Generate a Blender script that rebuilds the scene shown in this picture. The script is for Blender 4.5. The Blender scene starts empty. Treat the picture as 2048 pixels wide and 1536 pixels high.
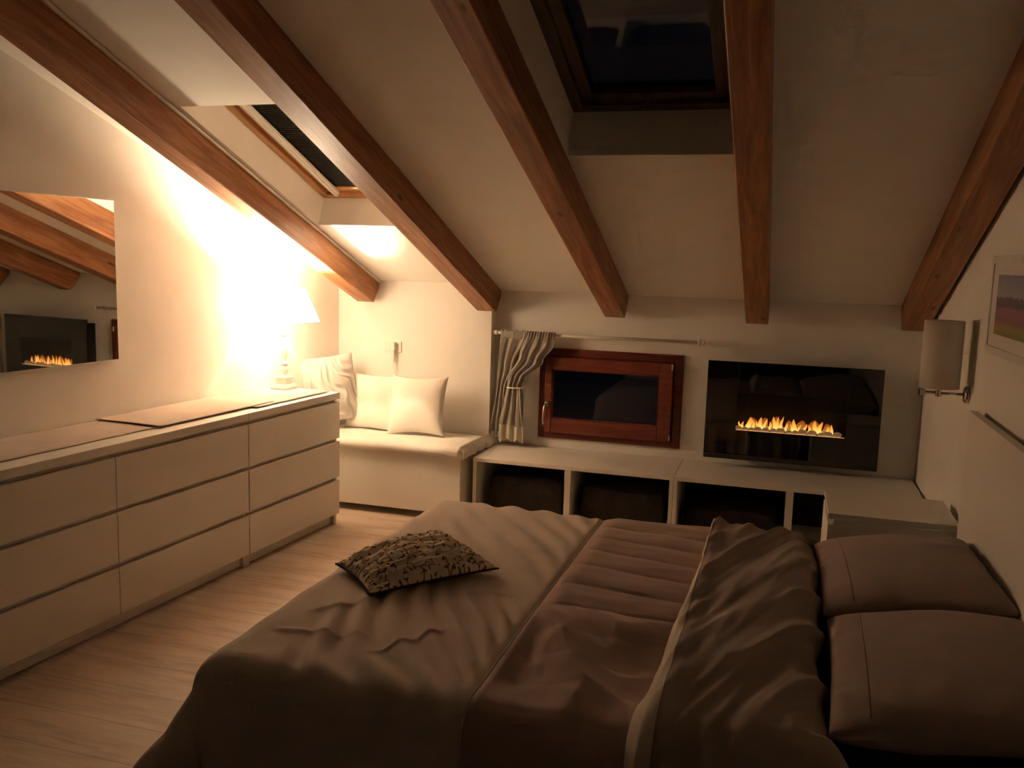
import bpy, bmesh, math, random
from mathutils import Vector, Matrix, noise
random.seed(7)
C = bpy.context.scene.collection
PI = math.pi

# ------------------------------------------------------------------ helpers
def new_mesh(name, bm, m, parent=None, smooth=False, kind=None):
    bmesh.ops.recalc_face_normals(bm, faces=bm.faces[:])
    me = bpy.data.meshes.new(name); bm.to_mesh(me); bm.free()
    if smooth:
        me.polygons.foreach_set('use_smooth', [True] * len(me.polygons))
    for mm in (m if isinstance(m, (list, tuple)) else [m]): me.materials.append(mm)
    o = bpy.data.objects.new(name, me); C.objects.link(o)
    if parent: o.parent = parent
    if kind: o['kind'] = kind
    return o

def tag(o, label, cat, group=None):
    o['label'] = label; o['category'] = cat
    if group: o['group'] = group
    return o

def thing(name, label, cat, loc=(0, 0, 0), rot=(0, 0, 0), group=None):
    o = bpy.data.objects.new(name, None); C.objects.link(o)
    o.location = loc; o.rotation_euler = rot; o.empty_display_size = .05
    return tag(o, label, cat, group)

def struct_empty(name, loc=(0, 0, 0), rot=(0, 0, 0)):
    o = bpy.data.objects.new(name, None); C.objects.link(o)
    o.location = loc; o.rotation_euler = rot; o['kind'] = 'structure'
    return o

def B(): return bmesh.new()

def box(bm, x0, x1, y0, y1, z0, z1, bev=0, seg=2):
    vs = [bm.verts.new(p) for p in ((x0,y0,z0),(x1,y0,z0),(x1,y1,z0),(x0,y1,z0),(x0,y0,z1),(x1,y0,z1),(x1,y1,z1),(x0,y1,z1))]
    fs = [bm.faces.new([vs[i] for i in f]) for f in ((3,2,1,0),(4,5,6,7),(0,1,5,4),(1,2,6,5),(2,3,7,6),(3,0,4,7))]
    if bev:
        es = list({e for f in fs for e in f.edges})
        bmesh.ops.bevel(bm, geom=es, offset=bev, segments=seg, affect='EDGES', profile=.6)
    return bm

def lathe(bm, prof, n=40, cx=0, cy=0):
    rings = []
    for z, r in prof:
        rings.append([bm.verts.new((cx + r*math.cos(2*PI*i/n), cy + r*math.sin(2*PI*i/n), z)) for i in range(n)])
    for a, b in zip(rings, rings[1:]):
        for i in range(n): bm.faces.new((a[i], a[(i+1) % n], b[(i+1) % n], b[i]))
    bm.faces.new(rings[0][::-1]); bm.faces.new(rings[-1])
    return bm

def tube(bm, pts, r, n=12):
    pts = [Vector(p) for p in pts]; rings = []
    up = None
    for i, p in enumerate(pts):
        d = (pts[min(i+1, len(pts)-1)] - pts[max(i-1, 0)]).normalized()
        if up is None: up = Vector((0, 0, 1)) if abs(d.z) < .9 else Vector((1, 0, 0))
        s = d.cross(up).normalized(); up = s.cross(d).normalized()
        rr = r[i] if isinstance(r, (list, tuple)) else r
        rings.append([bm.verts.new(p + s*rr*math.cos(2*PI*k/n) + up*rr*math.sin(2*PI*k/n)) for k in range(n)])
    for a, b in zip(rings, rings[1:]):
        for i in range(n): bm.faces.new((a[i], a[(i+1) % n], b[(i+1) % n], b[i]))
    bm.faces.new(rings[0][::-1]); bm.faces.new(rings[-1])
    return bm

def grid(bm, f, nu, nv, closed_u=False, uv=True):
    vs = [[bm.verts.new(f(i/nu, j/nv)) for j in range(nv+1)] for i in range(nu+1)]
    lay = bm.loops.layers.uv.verify() if uv else None
    for i in range(nu):
        for j in range(nv):
            fc = bm.faces.new((vs[i][j], vs[i+1][j], vs[i+1][j+1], vs[i][j+1]))
            if uv:
                for l, (a, b) in zip(fc.loops, ((i, j), (i+1, j), (i+1, j+1), (i, j+1))): l[lay].uv = (a/nu, b/nv)
    return vs

def rect_frame(bm, x0, x1, z0, z1, w, y0, y1, bev=.002, wr=None, wt=None, wb=None):
    """four bars round a rectangle lying in x-z, thickness in y"""
    wr = w if wr is None else wr; wt = w if wt is None else wt; wb = w if wb is None else wb
    box(bm, x0, x0+w, y0, y1, z0, z1, bev); box(bm, x1-wr, x1, y0, y1, z0, z1, bev)
    box(bm, x0+w, x1-wr, y0, y1, z1-wt, z1, bev); box(bm, x0+w, x1-wr, y0, y1, z0, z0+wb, bev)
    return bm

def sm(a, b, x):
    t = min(1, max(0, (x-a)/(b-a))) if a != b else (1 if x > a else 0)
    return t*t*(3-2*t)
def nz(x, y, z=0.): return noise.noise(Vector((x, y, z)))
def ridge(x, y, z=0.): return 1 - 2*abs(noise.noise(Vector((x, y, z))))

# ------------------------------------------------------------------ node helpers
class NT:
    def __init__(s, name):
        s.m = bpy.data.materials.new(name); s.m.use_nodes = True
        s.t = s.m.node_tree; s.n = s.t.nodes; s.l = s.t.links
        s.b = s.n['Principled BSDF']; s.out = s.n['Material Output']
    def add(s, ty, **k):
        n = s.n.new(ty)
        for a, v in k.items(): setattr(n, a, v)
        return n
    def put(s, sock, v):
        if v is None: return
        if hasattr(v, 'is_output') or hasattr(v, 'links'): s.l.new(v, sock)
        else:
            if hasattr(sock, 'default_value'):
                try: sock.default_value = v
                except Exception: sock.default_value = (*v, 1) if len(v) == 3 else v
    def math(s, op, a, b=None, c=None, clamp=False):
        n = s.add('ShaderNodeMath', operation=op, use_clamp=clamp)
        s.put(n.inputs[0], a); s.put(n.inputs[1], b); s.put(n.inputs[2], c); return n.outputs[0]
    def vm(s, op, a, b=None, sc=None, out=0):
        n = s.add('ShaderNodeVectorMath', operation=op)
        s.put(n.inputs[0], a); s.put(n.inputs[1], b)
        if sc is not None: s.put(n.inputs['Scale'], sc)
        return n.outputs[out]
    def coord(s, which='Object', scale=(1, 1, 1), rot=(0, 0, 0), loc=(0, 0, 0)):
        tc = s.add('ShaderNodeTexCoord'); mp = s.add('ShaderNodeMapping')
        mp.inputs['Scale'].default_value = scale; mp.inputs['Rotation'].default_value = rot; mp.inputs['Location'].default_value = loc
        s.l.new(tc.outputs[which], mp.inputs['Vector']); return mp.outputs[0]
    def noise(s, v, scale=5, detail=4, rough=.5, dist=0, col=False):
        n = s.add('ShaderNodeTexNoise'); s.put(n.inputs['Vector'], v)
        n.inputs['Scale'].default_value = scale; n.inputs['Detail'].default_value = detail
        n.inputs['Roughness'].default_value = rough; n.inputs['Distortion'].default_value = dist
        return n.outputs[1 if col else 0]
    def ramp(s, f, stops):
        r = s.add('ShaderNodeValToRGB'); s.put(r.inputs[0], f)
        e = r.color_ramp.elements
        while len(e) < len(stops): e.new(.5)
        for el, (p, c) in zip(e, stops):
            el.position = p; el.color = (*c, 1) if len(c) == 3 else c
        return r.outputs[0]
    def mix(s, f, a, b, mode='MIX'):
        n = s.add('ShaderNodeMix', data_type='RGBA', blend_type=mode)
        s.put(n.inputs[0], f); s.put(n.inputs[6], a if not isinstance(a, tuple) else (*a, 1)[:4]); s.put(n.inputs[7], b if not isinstance(b, tuple) else (*b, 1)[:4])
        return n.outputs[2]
    def bump(s, h, strength=.2, dist=.01):
        n = s.add('ShaderNodeBump'); s.put(n.inputs['Height'], h)
        n.inputs['Strength'].default_value = strength; n.inputs['Distance'].default_value = dist
        s.l.new(n.outputs[0], s.b.inputs['Normal']); return n
    def pr(s, **k):
        for a, v in k.items():
            s.put(s.b.inputs[a.replace('_', ' ')], v)
        return s.m

def plain(name, col, rough=.5, spec=.5, metal=0, nscale=0, var=.04, bump=0, bscale=200, **kw):
    t = NT(name)
    v = t.coord('Object')
    if nscale:
        f = t.noise(v, nscale, 4)
        c = t.ramp(f, [(.3, tuple(x*(1-var) for x in col)), (.7, tuple(min(1, x*(1+var)) for x in col))])
        t.pr(Base_Color=c)
    else: t.pr(Base_Color=(*col, 1))
    t.pr(Roughness=rough, Metallic=metal)
    t.b.inputs['Specular IOR Level'].default_value = spec
    if bump: t.bump(t.noise(v, bscale, 3), bump, .002)
    return t.m

M = {}
M['plaster'] = plain('plaster_paint', (.90, .865, .80), .9, .2, nscale=6, var=.02, bump=.25, bscale=120)
M['white'] = plain('white_foil', (.84, .80, .73), .42, .4, nscale=3, var=.015)
M['white_wood'] = plain('white_painted_wood', (.80, .77, .70), .38, .5, nscale=20, var=.03)
M['white_plastic'] = plain('white_plastic', (.82, .79, .73), .35, .5)
M['chrome'] = plain('brushed_steel', (.62, .58, .53), .25, .5, 1.0, nscale=60, var=.05)
M['brass'] = plain('pale_metal', (.75, .66, .5), .3, .5, 1.0)
M['black'] = plain('black_matt', (.008, .008, .009), .6, .3)
M['mirror'] = plain('mirror_silver', (.90, .90, .88), .015, .5, 1.0)
M['bin'] = plain('dark_storage_cloth', (.035, .026, .022), .95, .1, nscale=12, var=.3, bump=.4, bscale=300)
M['seam'] = plain('seam_tape', (.25, .2, .15), .8, .2)

def fabric(name, col, var=.08, weave=900, rough=.95, bump=.25, sheen=.3, big=7):
    t = NT(name); v = t.coord('Object')
    f = t.noise(v, big, 5)
    c = t.ramp(f, [(.3, tuple(x*(1-var) for x in col)), (.7, tuple(min(1, x*(1+var)) for x in col))])
    w = t.noise(t.coord('Object', (1, 8, 1)), weave/6, 2); w2 = t.noise(t.coord('Object', (8, 1, 1)), weave/6, 2)
    s = t.math('ADD', w, w2)
    t.pr(Base_Color=t.mix(.12, c, s, 'OVERLAY'), Roughness=rough)
    t.b.inputs['Specular IOR Level'].default_value = .12
    t.b.inputs['Sheen Weight'].default_value = sheen * .3
    t.bump(s, bump, .001)
    return t.m
M['bench_cloth'] = fabric('natural_cotton', (.80, .745, .66))
M['cushion'] = fabric('cream_cotton', (.82, .76, .67), var=.04)
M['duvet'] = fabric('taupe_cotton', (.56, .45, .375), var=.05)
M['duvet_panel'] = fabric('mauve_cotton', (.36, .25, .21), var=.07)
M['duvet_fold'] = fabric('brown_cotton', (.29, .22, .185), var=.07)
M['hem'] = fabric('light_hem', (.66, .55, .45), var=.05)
M['pillow'] = fabric('pillow_cotton', (.30, .22, .19), var=.06)
M['curtain'] = fabric('grey_linen', (.29, .255, .22), var=.1)
M['lace'] = fabric('lace_cotton', (.50, .46, .38), var=.1)
M['runner'] = fabric('taupe_linen', (.50, .41, .345), var=.06, weave=1400)
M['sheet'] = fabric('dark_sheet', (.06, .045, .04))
M['ruche'] = fabric('crinkled_cotton', (.50, .475, .43), var=.04)

def wood(name, c1, c2, c3, knots=True, axis=1, scale=1.0, rough=.45):
    t = NT(name)
    sc = [9*scale]*3; sc[axis] = .6*scale
    v = t.coord('Object', tuple(sc))
    oi = t.add('ShaderNodeObjectInfo')
    v = t.vm('ADD', v, t.vm('SCALE', (13., 7., 3.), None, oi.outputs['Random']))
    n1 = t.noise(v, 3, 6, .6, 1.2)
    n2 = t.noise(t.vm('MULTIPLY', v, (6, 6, 6)), 4, 3)
    c = t.ramp(n1, [(.30, c1), (.5, c2), (.68, c3)])
    c = t.mix(.25, c, n2, 'OVERLAY')
    if knots:
        ks = [3.0]*3; ks[axis] = 1.1
        vo = t.add('ShaderNodeTexVoronoi'); vo.inputs['Scale'].default_value = 2.2
        kv = t.vm('ADD', t.coord('Object', tuple(ks)), t.vm('SCALE', (5., 9., 4.), None, oi.outputs['Random']))
        t.l.new(kv, vo.inputs['Vector'])
        k = t.ramp(t.math('ADD', vo.outputs[0], t.math('MULTIPLY', n1, .05)), [(.06, (1, 1, 1)), (.13, (0, 0, 0))])
        c = t.mix(k, c, tuple(x*.35 for x in c1))
    t.pr(Base_Color=c, Roughness=rough)
    t.b.inputs['Specular IOR Level'].default_value = .35
    t.bump(n1, .12, .004)
    return t.m
M['beam'] = wood('larch_beam', (.21, .078, .030), (.33, .135, .055), (.45, .21, .095))
M['pine'] = wood('varnished_pine', (.50, .25, .10), (.60, .32, .14), (.68, .38, .18), axis=1, rough=.35)
M['mahogany'] = wood('mahogany_frame', (.10, .022, .013), (.145, .034, .020), (.19, .048, .028), knots=False, axis=0, rough=.35)

# laminate floor: planks along x, .19 m wide
t = NT('oak_laminate')
v = t.coord('Object')
br = t.add('ShaderNodeTexBrick'); t.l.new(v, br.inputs['Vector'])
br.inputs['Scale'].default_value = 1; br.inputs['Brick Width'].default_value = 1.28; br.inputs['Row Height'].default_value = .19
br.inputs['Mortar Size'].default_value = .0012; br.offset = .37
br.inputs['Color1'].default_value = (.35, .35, .35, 1); br.inputs['Color2'].default_value = (.65, .65, .65, 1); br.inputs['Mortar'].default_value = (.2, .2, .2, 1)
g = t.noise(t.coord('Object', (1.2, 9, 1)), 3, 6, .6, .8)
g2 = t.noise(t.coord('Object', (.8, 4, 1)), 2.2, 3, .5, .6)
c = t.ramp(t.math('ADD', t.math('MULTIPLY', g, .6), t.math('MULTIPLY', g2, .4)), [(.33, (.46, .34, .25)), (.5, (.66, .53, .42)), (.66, (.74, .61, .50))])
c = t.mix(.18, c, br.outputs[0], 'OVERLAY')
c = t.mix(br.outputs['Fac'], c, (.30, .2, .14))
t.pr(Base_Color=c, Roughness=.42); t.b.inputs['Specular IOR Level'].default_value = .35
t.bump(g, .05, .002); M['floor'] = t.m

# glass pane, night behind it
t = NT('window_glass')
t.pr(Base_Color=(1, 1, 1, 1), Roughness=.02); t.b.inputs['Transmission Weight'].default_value = 1; t.b.inputs['IOR'].default_value = 1.33
M['glass'] = t.m
t = NT('black_glass'); t.pr(Base_Color=(.004, .004, .004, 1), Roughness=.03); t.b.inputs['Specular IOR Level'].default_value = 1.0
M['black_glass'] = t.m
# lamp shade
t = NT('lamp_shade_fabric')
w = t.noise(t.coord('Object', (1, 1, 6)), 160, 2)
col = t.ramp(w, [(.3, (.74, .66, .55)), (.7, (.82, .74, .63))])
df = t.add('ShaderNodeBsdfDiffuse'); tl = t.add('ShaderNodeBsdfTranslucent'); mx = t.add('ShaderNodeMixShader')
t.l.new(col, df.inputs[0]); t.l.new(col, tl.inputs[0]); mx.inputs[0].default_value = .05
t.l.new(df.outputs[0], mx.inputs[1]); t.l.new(tl.outputs[0], mx.inputs[2])
em = t.add('ShaderNodeEmission'); em.inputs[0].default_value = (1, .78, .53, 1); em.inputs[1].default_value = 12.5
ad = t.add('ShaderNodeAddShader'); t.l.new(mx.outputs[0], ad.inputs[0]); t.l.new(em.outputs[0], ad.inputs[1])
t.l.new(ad.outputs[0], t.out.inputs[0]); M['shade'] = t.m
t = NT('bulb_glow'); em = t.add('ShaderNodeEmission'); em.inputs[0].default_value = (1, .78, .53, 1); em.inputs[1].default_value = 8600
t.l.new(em.outputs[0], t.out.inputs[0]); M['bulb'] = t.m
M['sconce_shade'] = fabric('sconce_linen', (.72, .63, .52), var=.03)
# flames
t = NT('flame_glow')
tc = t.add('ShaderNodeTexCoord'); sp = t.add('ShaderNodeSeparateXYZ'); t.l.new(tc.outputs['Generated'], sp.inputs[0])
zc = sp.outputs[2]
fc = t.ramp(zc, [(0, (1, .42, .10)), (.35, (1, .30, .04)), (.8, (.75, .12, .01)), (1, (.3, .03, 0))])
em = t.add('ShaderNodeEmission'); t.l.new(fc, em.inputs[0])
t.l.new(t.ramp(zc, [(0, (1, 1, 1)), (.5, (.75, .75, .75)), (1, (.12, .12, .12))]), em.inputs[1])
mu = t.math('MULTIPLY', t.ramp(zc, [(0, (1, 1, 1)), (.5, (.55, .55, .55)), (1, (.08, .08, .08))]), 1.7)
t.l.new(mu, em.inputs[1])
tr = t.add('ShaderNodeBsdfTransparent'); mx = t.add('ShaderNodeMixShader')
t.l.new(t.ramp(zc, [(0, (.85, .85, .85)), (.6, (.6, .6, .6)), (1, (.05, .05, .05))]), mx.inputs[0])
t.l.new(tr.outputs[0], mx.inputs[1]); t.l.new(em.outputs[0], mx.inputs[2]); t.l.new(mx.outputs[0], t.out.inputs[0])
M['flame'] = t.m
M['pebble'] = plain('pale_pebble', (.72, .60, .48), .7, .3, nscale=30, var=.15)

M['pebble'].node_tree.nodes['Principled BSDF'].inputs['Emission Color'].default_value = (1, .55, .25, 1)   # weak emission stands in for firelight falling on the pebbles
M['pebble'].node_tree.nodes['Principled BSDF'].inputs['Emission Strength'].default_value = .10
# ------------------------------------------------------------------ frame of the room
A = .0714                      # the dresser wall runs 4 degrees off the rafters
T = .357; CT, ST = math.cos(T), math.sin(T)
YW, ZW = 5.43, 1.368           # window wall and the height where the slope meets it
RX = .765                      # headboard wall
YB = -.4
def ceil_z(y): return ZW + (YW - y)*math.tan(T)
LROT = (0, 0, -A)              # local frame of the dresser wall: x = distance, y = along, z = up

# floor
bm = B(); box(bm, -3.6, RX+.1, YB-.1, YW+.1, -.08, 0); new_mesh('floor', bm, M['floor'], kind='structure')
# left wall (mirror wall), polygon trimmed under the slope
def wallpoly(name, pts, off, m):
    bm = B(); a = [bm.verts.new(p) for p in pts]; b = [bm.verts.new(Vector(p)+Vector(off)) for p in pts]
    bm.faces.new(a); bm.faces.new(b[::-1])
    for i in range(len(a)): bm.faces.new((a[i], b[i], b[(i+1) % len(a)], a[(i+1) % len(a)]))
    return new_mesh(name, bm, m, kind='structure')
def Lw(c, s, z=0): return Vector((c*math.cos(A)+s*math.sin(A), -c*math.sin(A)+s*math.cos(A), z))
p0 = Lw(-3.205, YB-.35); p1 = Lw(-3.205, 5.30)
wallpoly('wall_left', [(p0.x, p0.y, 0), (p1.x, p1.y, 0), (p1.x, p1.y, ceil_z(p1.y)+.02), (p0.x, p0.y, ceil_z(p0.y)+.02)], (-.1, 0, 0), M['plaster'])
wallpoly('wall_right', [(RX, YB-.1, 0), (RX, YW+.1, 0), (RX, YW+.1, ceil_z(YW)+.03), (RX, YB-.1, ceil_z(YB)+.03)], (.1, 0, 0), M['plaster'])
# far wall with the hole of the small window
WX0, WX1, WZ0, WZ1 = -1.463, -.566, .447, 1.02
bm = B()
for b in ((-3.0, WX0+.02, 0, ZW+.06), (WX1-.02, RX+.1, 0, ZW+.06), (WX0+.02, WX1-.02, 0, WZ0+.02), (WX0+.02, WX1-.02, WZ1-.02, ZW+.06)):
    box(bm, b[0], b[1], YW, YW+.22, b[2], b[3])
new_mesh('wall_far', bm, M['plaster'], kind='structure')
# boxed-out part of the far wall behind the bench
bm = B(); box(bm, -3.0, -1.765, 5.33, YW, 0, ceil_z(5.33)+.02); new_mesh('wall_bench', bm, M['plaster'], kind='structure')

# sloping ceiling slab in its own frame: x across, y down the slope, z out of the roof
CM = Matrix.Translation((0, YW, ZW)) @ Matrix.Rotation(-T, 4, 'X')
TH = .2
def slope_y(Y, d=0): return (Y - YW - d*ST)/CT        # local y (0 at the far wall, negative up the slope)
S1 = dict(x0=-2.505, x1=-1.86, lo=slope_y(4.478), hi=slope_y(3.306))
S2 = dict(x0=-.918, x1=-.225, lo=slope_y(3.739), hi=slope_y(2.55))
bm = B()
YT = slope_y(YB) - .3
def slab(x0, x1, y0, y1): box(bm, x0, x1, y0, y1, 0, TH)
slab(-3.75, S1['x0'], YT, .3); slab(S1['x0'], S1['x1'], YT, S1['hi']); slab(S1['x0'], S1['x1'], S1['lo'], .3)
slab(S1['x1'], S2['x0'], YT, .3); slab(S2['x0'], S2['x1'], YT, S2['hi']); slab(S2['x0'], S2['x1'], S2['lo'], .3)
slab(S2['x1'], RX+.15, YT, .3)
o = new_mesh('ceiling', bm, M['plaster'], kind='structure'); o.matrix_world = CM

M['dark_pine'] = wood('dark_brown_pine', (.075, .045, .028), (.11, .068, .042), (.15, .095, .06), rough=.5)  # same grain, much darker browns than the other skylight's pine
def skylight(name, s, d, wo, wi, glass_inset, mat_rail):
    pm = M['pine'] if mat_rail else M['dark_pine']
    e = struct_empty(name); e.matrix_world = CM
    x0, x1, y0, y1 = s['x0'], s['x1'], s['hi'], s['lo']
    def ring(nm, a, w, z0, z1, m, bev=.003):
        bm = B()
        X0, X1, Y0, Y1 = x0+a, x1-a, y0+a, y1-a
        box(bm, X0, X0+w, Y0, Y1, z0, z1, bev); box(bm, X1-w, X1, Y0, Y1, z0, z1, bev)
        box(bm, X0+w, X1-w, Y0, Y0+w, z0, z1, bev); box(bm, X0+w, X1-w, Y1-w, Y1, z0, z1, bev)
        return new_mesh(nm, bm, m, e)
    ring('window_frame', .001, wo, d, d+.09, pm)
    ring('sash', wo+.002, wi, d+.022, d+.08, pm)
    a = wo+wi
    bm = B(); box(bm, x0+a, x1-a, y0+a, y1-a, d+.05, d+.058); new_mesh('pane', bm, M['glass'], e)
    if mat_rail:
        for xx in (x0+a-.012, x1-a-.028):
            bm = B(); box(bm, xx, xx+.04, y0+a-.04, y1-a+.065, d+.004, d+.024, .003)
            box(bm, xx+.012, xx+.03, y0+a-.04, y1-a+.06, d-.004, d+.006, .002)
            new_mesh('blind_rail', bm, mat_rail, e)
        bm = B()
        n = 60
        def f(u, v):
            y = y0+a+(y1-a-y0-a)*v
            return (x0+a+.02+(x1-x0-2*a-.04)*u, y, d+.034+.004*math.sin(v*n*2*PI))
        grid(bm, f, 1, n*6)
        new_mesh('blind', bm, M['blind'], e)
    return e
M['blind'] = plain('dark_blind', (.035, .03, .026), .8, .2, nscale=8, var=.15)
skylight('window_2', S1, .16, .035, .05, 0, M['white_plastic'])
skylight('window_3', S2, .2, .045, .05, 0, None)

# ------------------------------------------------------------------ rafters
for (x0, x1, yend, lab) in ((-2.66, -2.542, 5.36, 'honey-brown wooden rafter nearest the mirror wall, ending above the lamp'),
                            (-1.865, -1.738, 5.45, 'wooden rafter running past the pine skylight, ending above the edge of the bench wall'),
                            (-1.047, -.923, 5.45, 'wooden rafter ending above the small red-brown window'),
                            (-.218, -.092, 5.45, 'wooden rafter ending above the electric fireplace, beside the dark skylight'),
                            (.618, .746, 5.45, 'wooden rafter beside the headboard wall, ending above the wall lamp')):
    bm = B()
    box(bm, x0, x1, slope_y(YB)-.1, slope_y(yend, -.1), -.156, 0.002, .004, 1)
    # square the lower end off against the wall plane (plumb cut)
    cut = bmesh.ops.bisect_plane(bm, geom=bm.verts[:]+bm.edges[:]+bm.faces[:], plane_co=(0, slope_y(yend), 0), plane_no=(0, CT, -ST), clear_outer=True)
    bmesh.ops.holes_fill(bm, edges=[e for e in cut['geom_cut'] if isinstance(e, bmesh.types.BMEdge)])
    o = new_mesh('ceiling_beam', bm, M['beam']); o.matrix_world = CM
    tag(o, lab, 'beam', 'rafters under the sloping ceiling')
# cable trunking along the first rafter
bm = B(); box(bm, -2.5425, -2.527, slope_y(YB), slope_y(5.325), -.016, -.003, .002, 1)
o = new_mesh('cable_trunking', bm, M['white_plastic']); o.matrix_world = CM
tag(o, 'thin white cable trunking running along the top of the rafter above the lamp', 'trunking')

# ------------------------------------------------------------------ small window in the far wall
e = struct_empty('window_1')
bm = B(); rect_frame(bm, WX0, WX1, WZ0, WZ1, .045, YW-.018, YW+.10, .004, wr=.052, wt=.05, wb=.04); new_mesh('window_frame', bm, M['mahogany'], e)
sx0, sx1, sz0, sz1 = -1.418, -.622, .487, .969
gx0, gx1, gz0, gz1 = -1.372, -.700, .579, .894
bm = B(); rect_frame(bm, sx0, sx1, sz0, sz1, gx0-sx0, YW-.052, YW+.02, .006, wr=sx1-gx1, wt=sz1-gz1, wb=gz0-sz0)
sash = new_mesh('sash', bm, M['mahogany'], e)
bm = B(); rect_frame(bm, gx0-.001, gx1+.001, gz0-.001, gz1+.001, .009, YW-.045, YW-.025, .003); new_mesh('glazing_bead', bm, M['mahogany'], sash)
bm = B(); box(bm, gx0, gx1, YW-.028, YW-.022, gz0, gz1); new_mesh('pane', bm, M['glass'], sash)
bm = B()
box(bm, -1.412, -1.388, YW-.062, YW-.05, .655, .685, .003)
tube(bm, [(-1.400, YW-.06, .668), (-1.400, YW-.09, .668), (-1.402, YW-.098, .660), (-1.408, YW-.099, .62), (-1.412, YW-.097, .57), (-1.410, YW-.095, .545)], [.007, .007, .008, .0075, .006, .0065])
h = new_mesh('handle', bm, M['brass'], sash, True); h['label'] = 'pale metal handle'
bm = B(); tube(bm, [(sx1-.004, YW-.055, .93), (sx1-.004, YW-.055, .965)], .006); tube(bm, [(sx1-.004, YW-.055, .50), (sx1-.004, YW-.055, .535)], .006)
new_mesh('hinge', bm, M['brass'], sash)

# ------------------------------------------------------------------ curtain rod and curtain
t0 = thing('curtain_rod', 'thin white curtain rod above the small red-brown window', 'curtain rod', (-1.74, 5.355, 1.106))
bm = B(); tube(bm, [(.0, 0, 0), (1.285, 0, .002)], .0095, 16); new_mesh('rod', bm, M['white_plastic'], t0, True)
bm = B(); lathe(bm, [(-.028, .005), (-.026, .012), (-.01, .0145), (0, .0145), (.004, .009)], 20); o = new_mesh('finial', bm, M['white_plastic'], t0, True); o.rotation_euler = (0, PI/2, 0); o.location = (.01, 0, 0)
bm = B(); lathe(bm, [(-.004, .009), (0, .0135), (.012, .0135), (.02, .004)], 20); o = new_mesh('finial', bm, M['white_plastic'], t0, True); o.rotation_euler = (0, PI/2, 0); o.location = (1.28, 0, .002)
for xx in (.035, 1.262):
    bm = B(); box(bm, xx-.009, xx+.009, .066, .074, -.025, .02, .002); tube(bm, [(xx, .07, -.006), (xx, .005, -.012), (xx, -.012, -.004), (xx, -.012, .012)], .004, 8)
    new_mesh('bracket', bm, M['white_plastic'], t0)

cur = thing('curtain', 'short grey linen curtain with pale lace hem, tied back beside the small window', 'curtain', (0, 0, 0))
def lerp_tab(tab, v):
    for (a, x), (b, y) in zip(tab, tab[1:]):
        if v <= b: 
            t_ = (v-a)/(b-a); t_ = t_*t_*(3-2*t_); return x+(y-x)*t_
    return tab[-1][1]
def lobe(bm, xl, xr, ztop, zbot, y0, folds, seed, amp=.016, skew=0, u0=0, u1=1):
    def f(u, v):
        u = u0+(u1-u0)*u
        a, b = lerp_tab(xl, v), lerp_tab(xr, v)
        w = b-a
        x = a+w*u + .004*nz(u*6, v*4, seed)
        z = ztop+(zbot-ztop)*v + skew*u*v + .006*nz(u*9, v*3, seed+3)
        pinch = 1+1.4*math.exp(-((v-0)/.06)**2)*.4
        am = amp*(.55+.45*min(1, w/.25))*(.8+.4*nz(u*3, v*1.5, seed+9))*(.35+.65*sm(0, .25, v))
        y = y0 - am*math.sin(2*PI*folds*(u+.07*nz(v*2.0, u*2, seed))+seed) - .22*am*math.sin(2*PI*folds*1.9*u+seed*2+3*v) + .0015*nz(u*14, v*6, seed)
        g = 1-sm(.02, .10, v)
        y += .004*g*math.sin(2*PI*folds*3.3*u+seed); z += .004*g*math.sin(2*PI*folds*3.3*u)
        if v < .07: y = min(y, 5.342)
        return (x, y, z)
    grid(bm, f, 150, 90)
XLA = [(0, -1.705), (.5, -1.722), (1, -1.762)]; XRA = [(0, -1.50), (.35, -1.60), (.55, -1.655), (1, -1.66)]
XLB = [(0, -1.53), (.25, -1.575), (.5, -1.645), (.58, -1.652), (.75, -1.668), (1, -1.700)]; XRB = [(0, -1.345), (.12, -1.352), (.3, -1.42), (.5, -1.535), (.57, -1.555), (.68, -1.542), (1, -1.535)]
bm = B(); lobe(bm, XLA, XRA, 1.124, .455, 5.348, 2.6, 1.); lobe(bm, XLB, XRB, 1.124, .527, 5.324, 3.2, 5., skew=-.01)
dr = new_mesh('drape', bm, M['curtain'], cur, True)
sol = dr.modifiers.new('s', 'SOLIDIFY'); sol.thickness = .0015
bm = B()
def f(u, v):
    a, b = -1.700, -1.535
    x = a+(b-a)*u
    zz = .529-.010*u - v*(.085+.022*abs(math.sin(u*PI*2.6))+.02*(u < .12))
    y = 5.326-.010*math.sin(2*PI*3.2*u+5) - .003*v*math.sin(u*20)
    return (x, y-.002, zz)
grid(bm, f, 100, 14)
o = new_mesh('lace_hem', bm, M['lace'], cur, True); o['label'] = 'pale scalloped lace hem'
bm = B()
def f(u, v):
    x = -1.760+.10*u; return (x, 5.347-.006*math.sin(u*14), .475-.03*v-.02*v*abs(math.sin(u*PI*2)))
grid(bm, f, 40, 8); new_mesh('lace_hem', bm, M['lace'], cur, True)
bm = B(); tube(bm, [(-1.650, 5.350, .768), (-1.645, 5.308, .766), (-1.60, 5.296, .766), (-1.552, 5.304, .768), (-1.535, 5.34, .770)], .004, 8)
tube(bm, [(-1.560, 5.302, .766), (-1.556, 5.299, .70), (-1.548, 5.30, .62), (-1.538, 5.30, .53), (-1.532, 5.302, .45)], [.003, .002, .002, .002, .0015], 6)
o = new_mesh('tieback_cord', bm, M['cushion'], cur, True); o['label'] = 'pale cord tying the curtain back'

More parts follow.
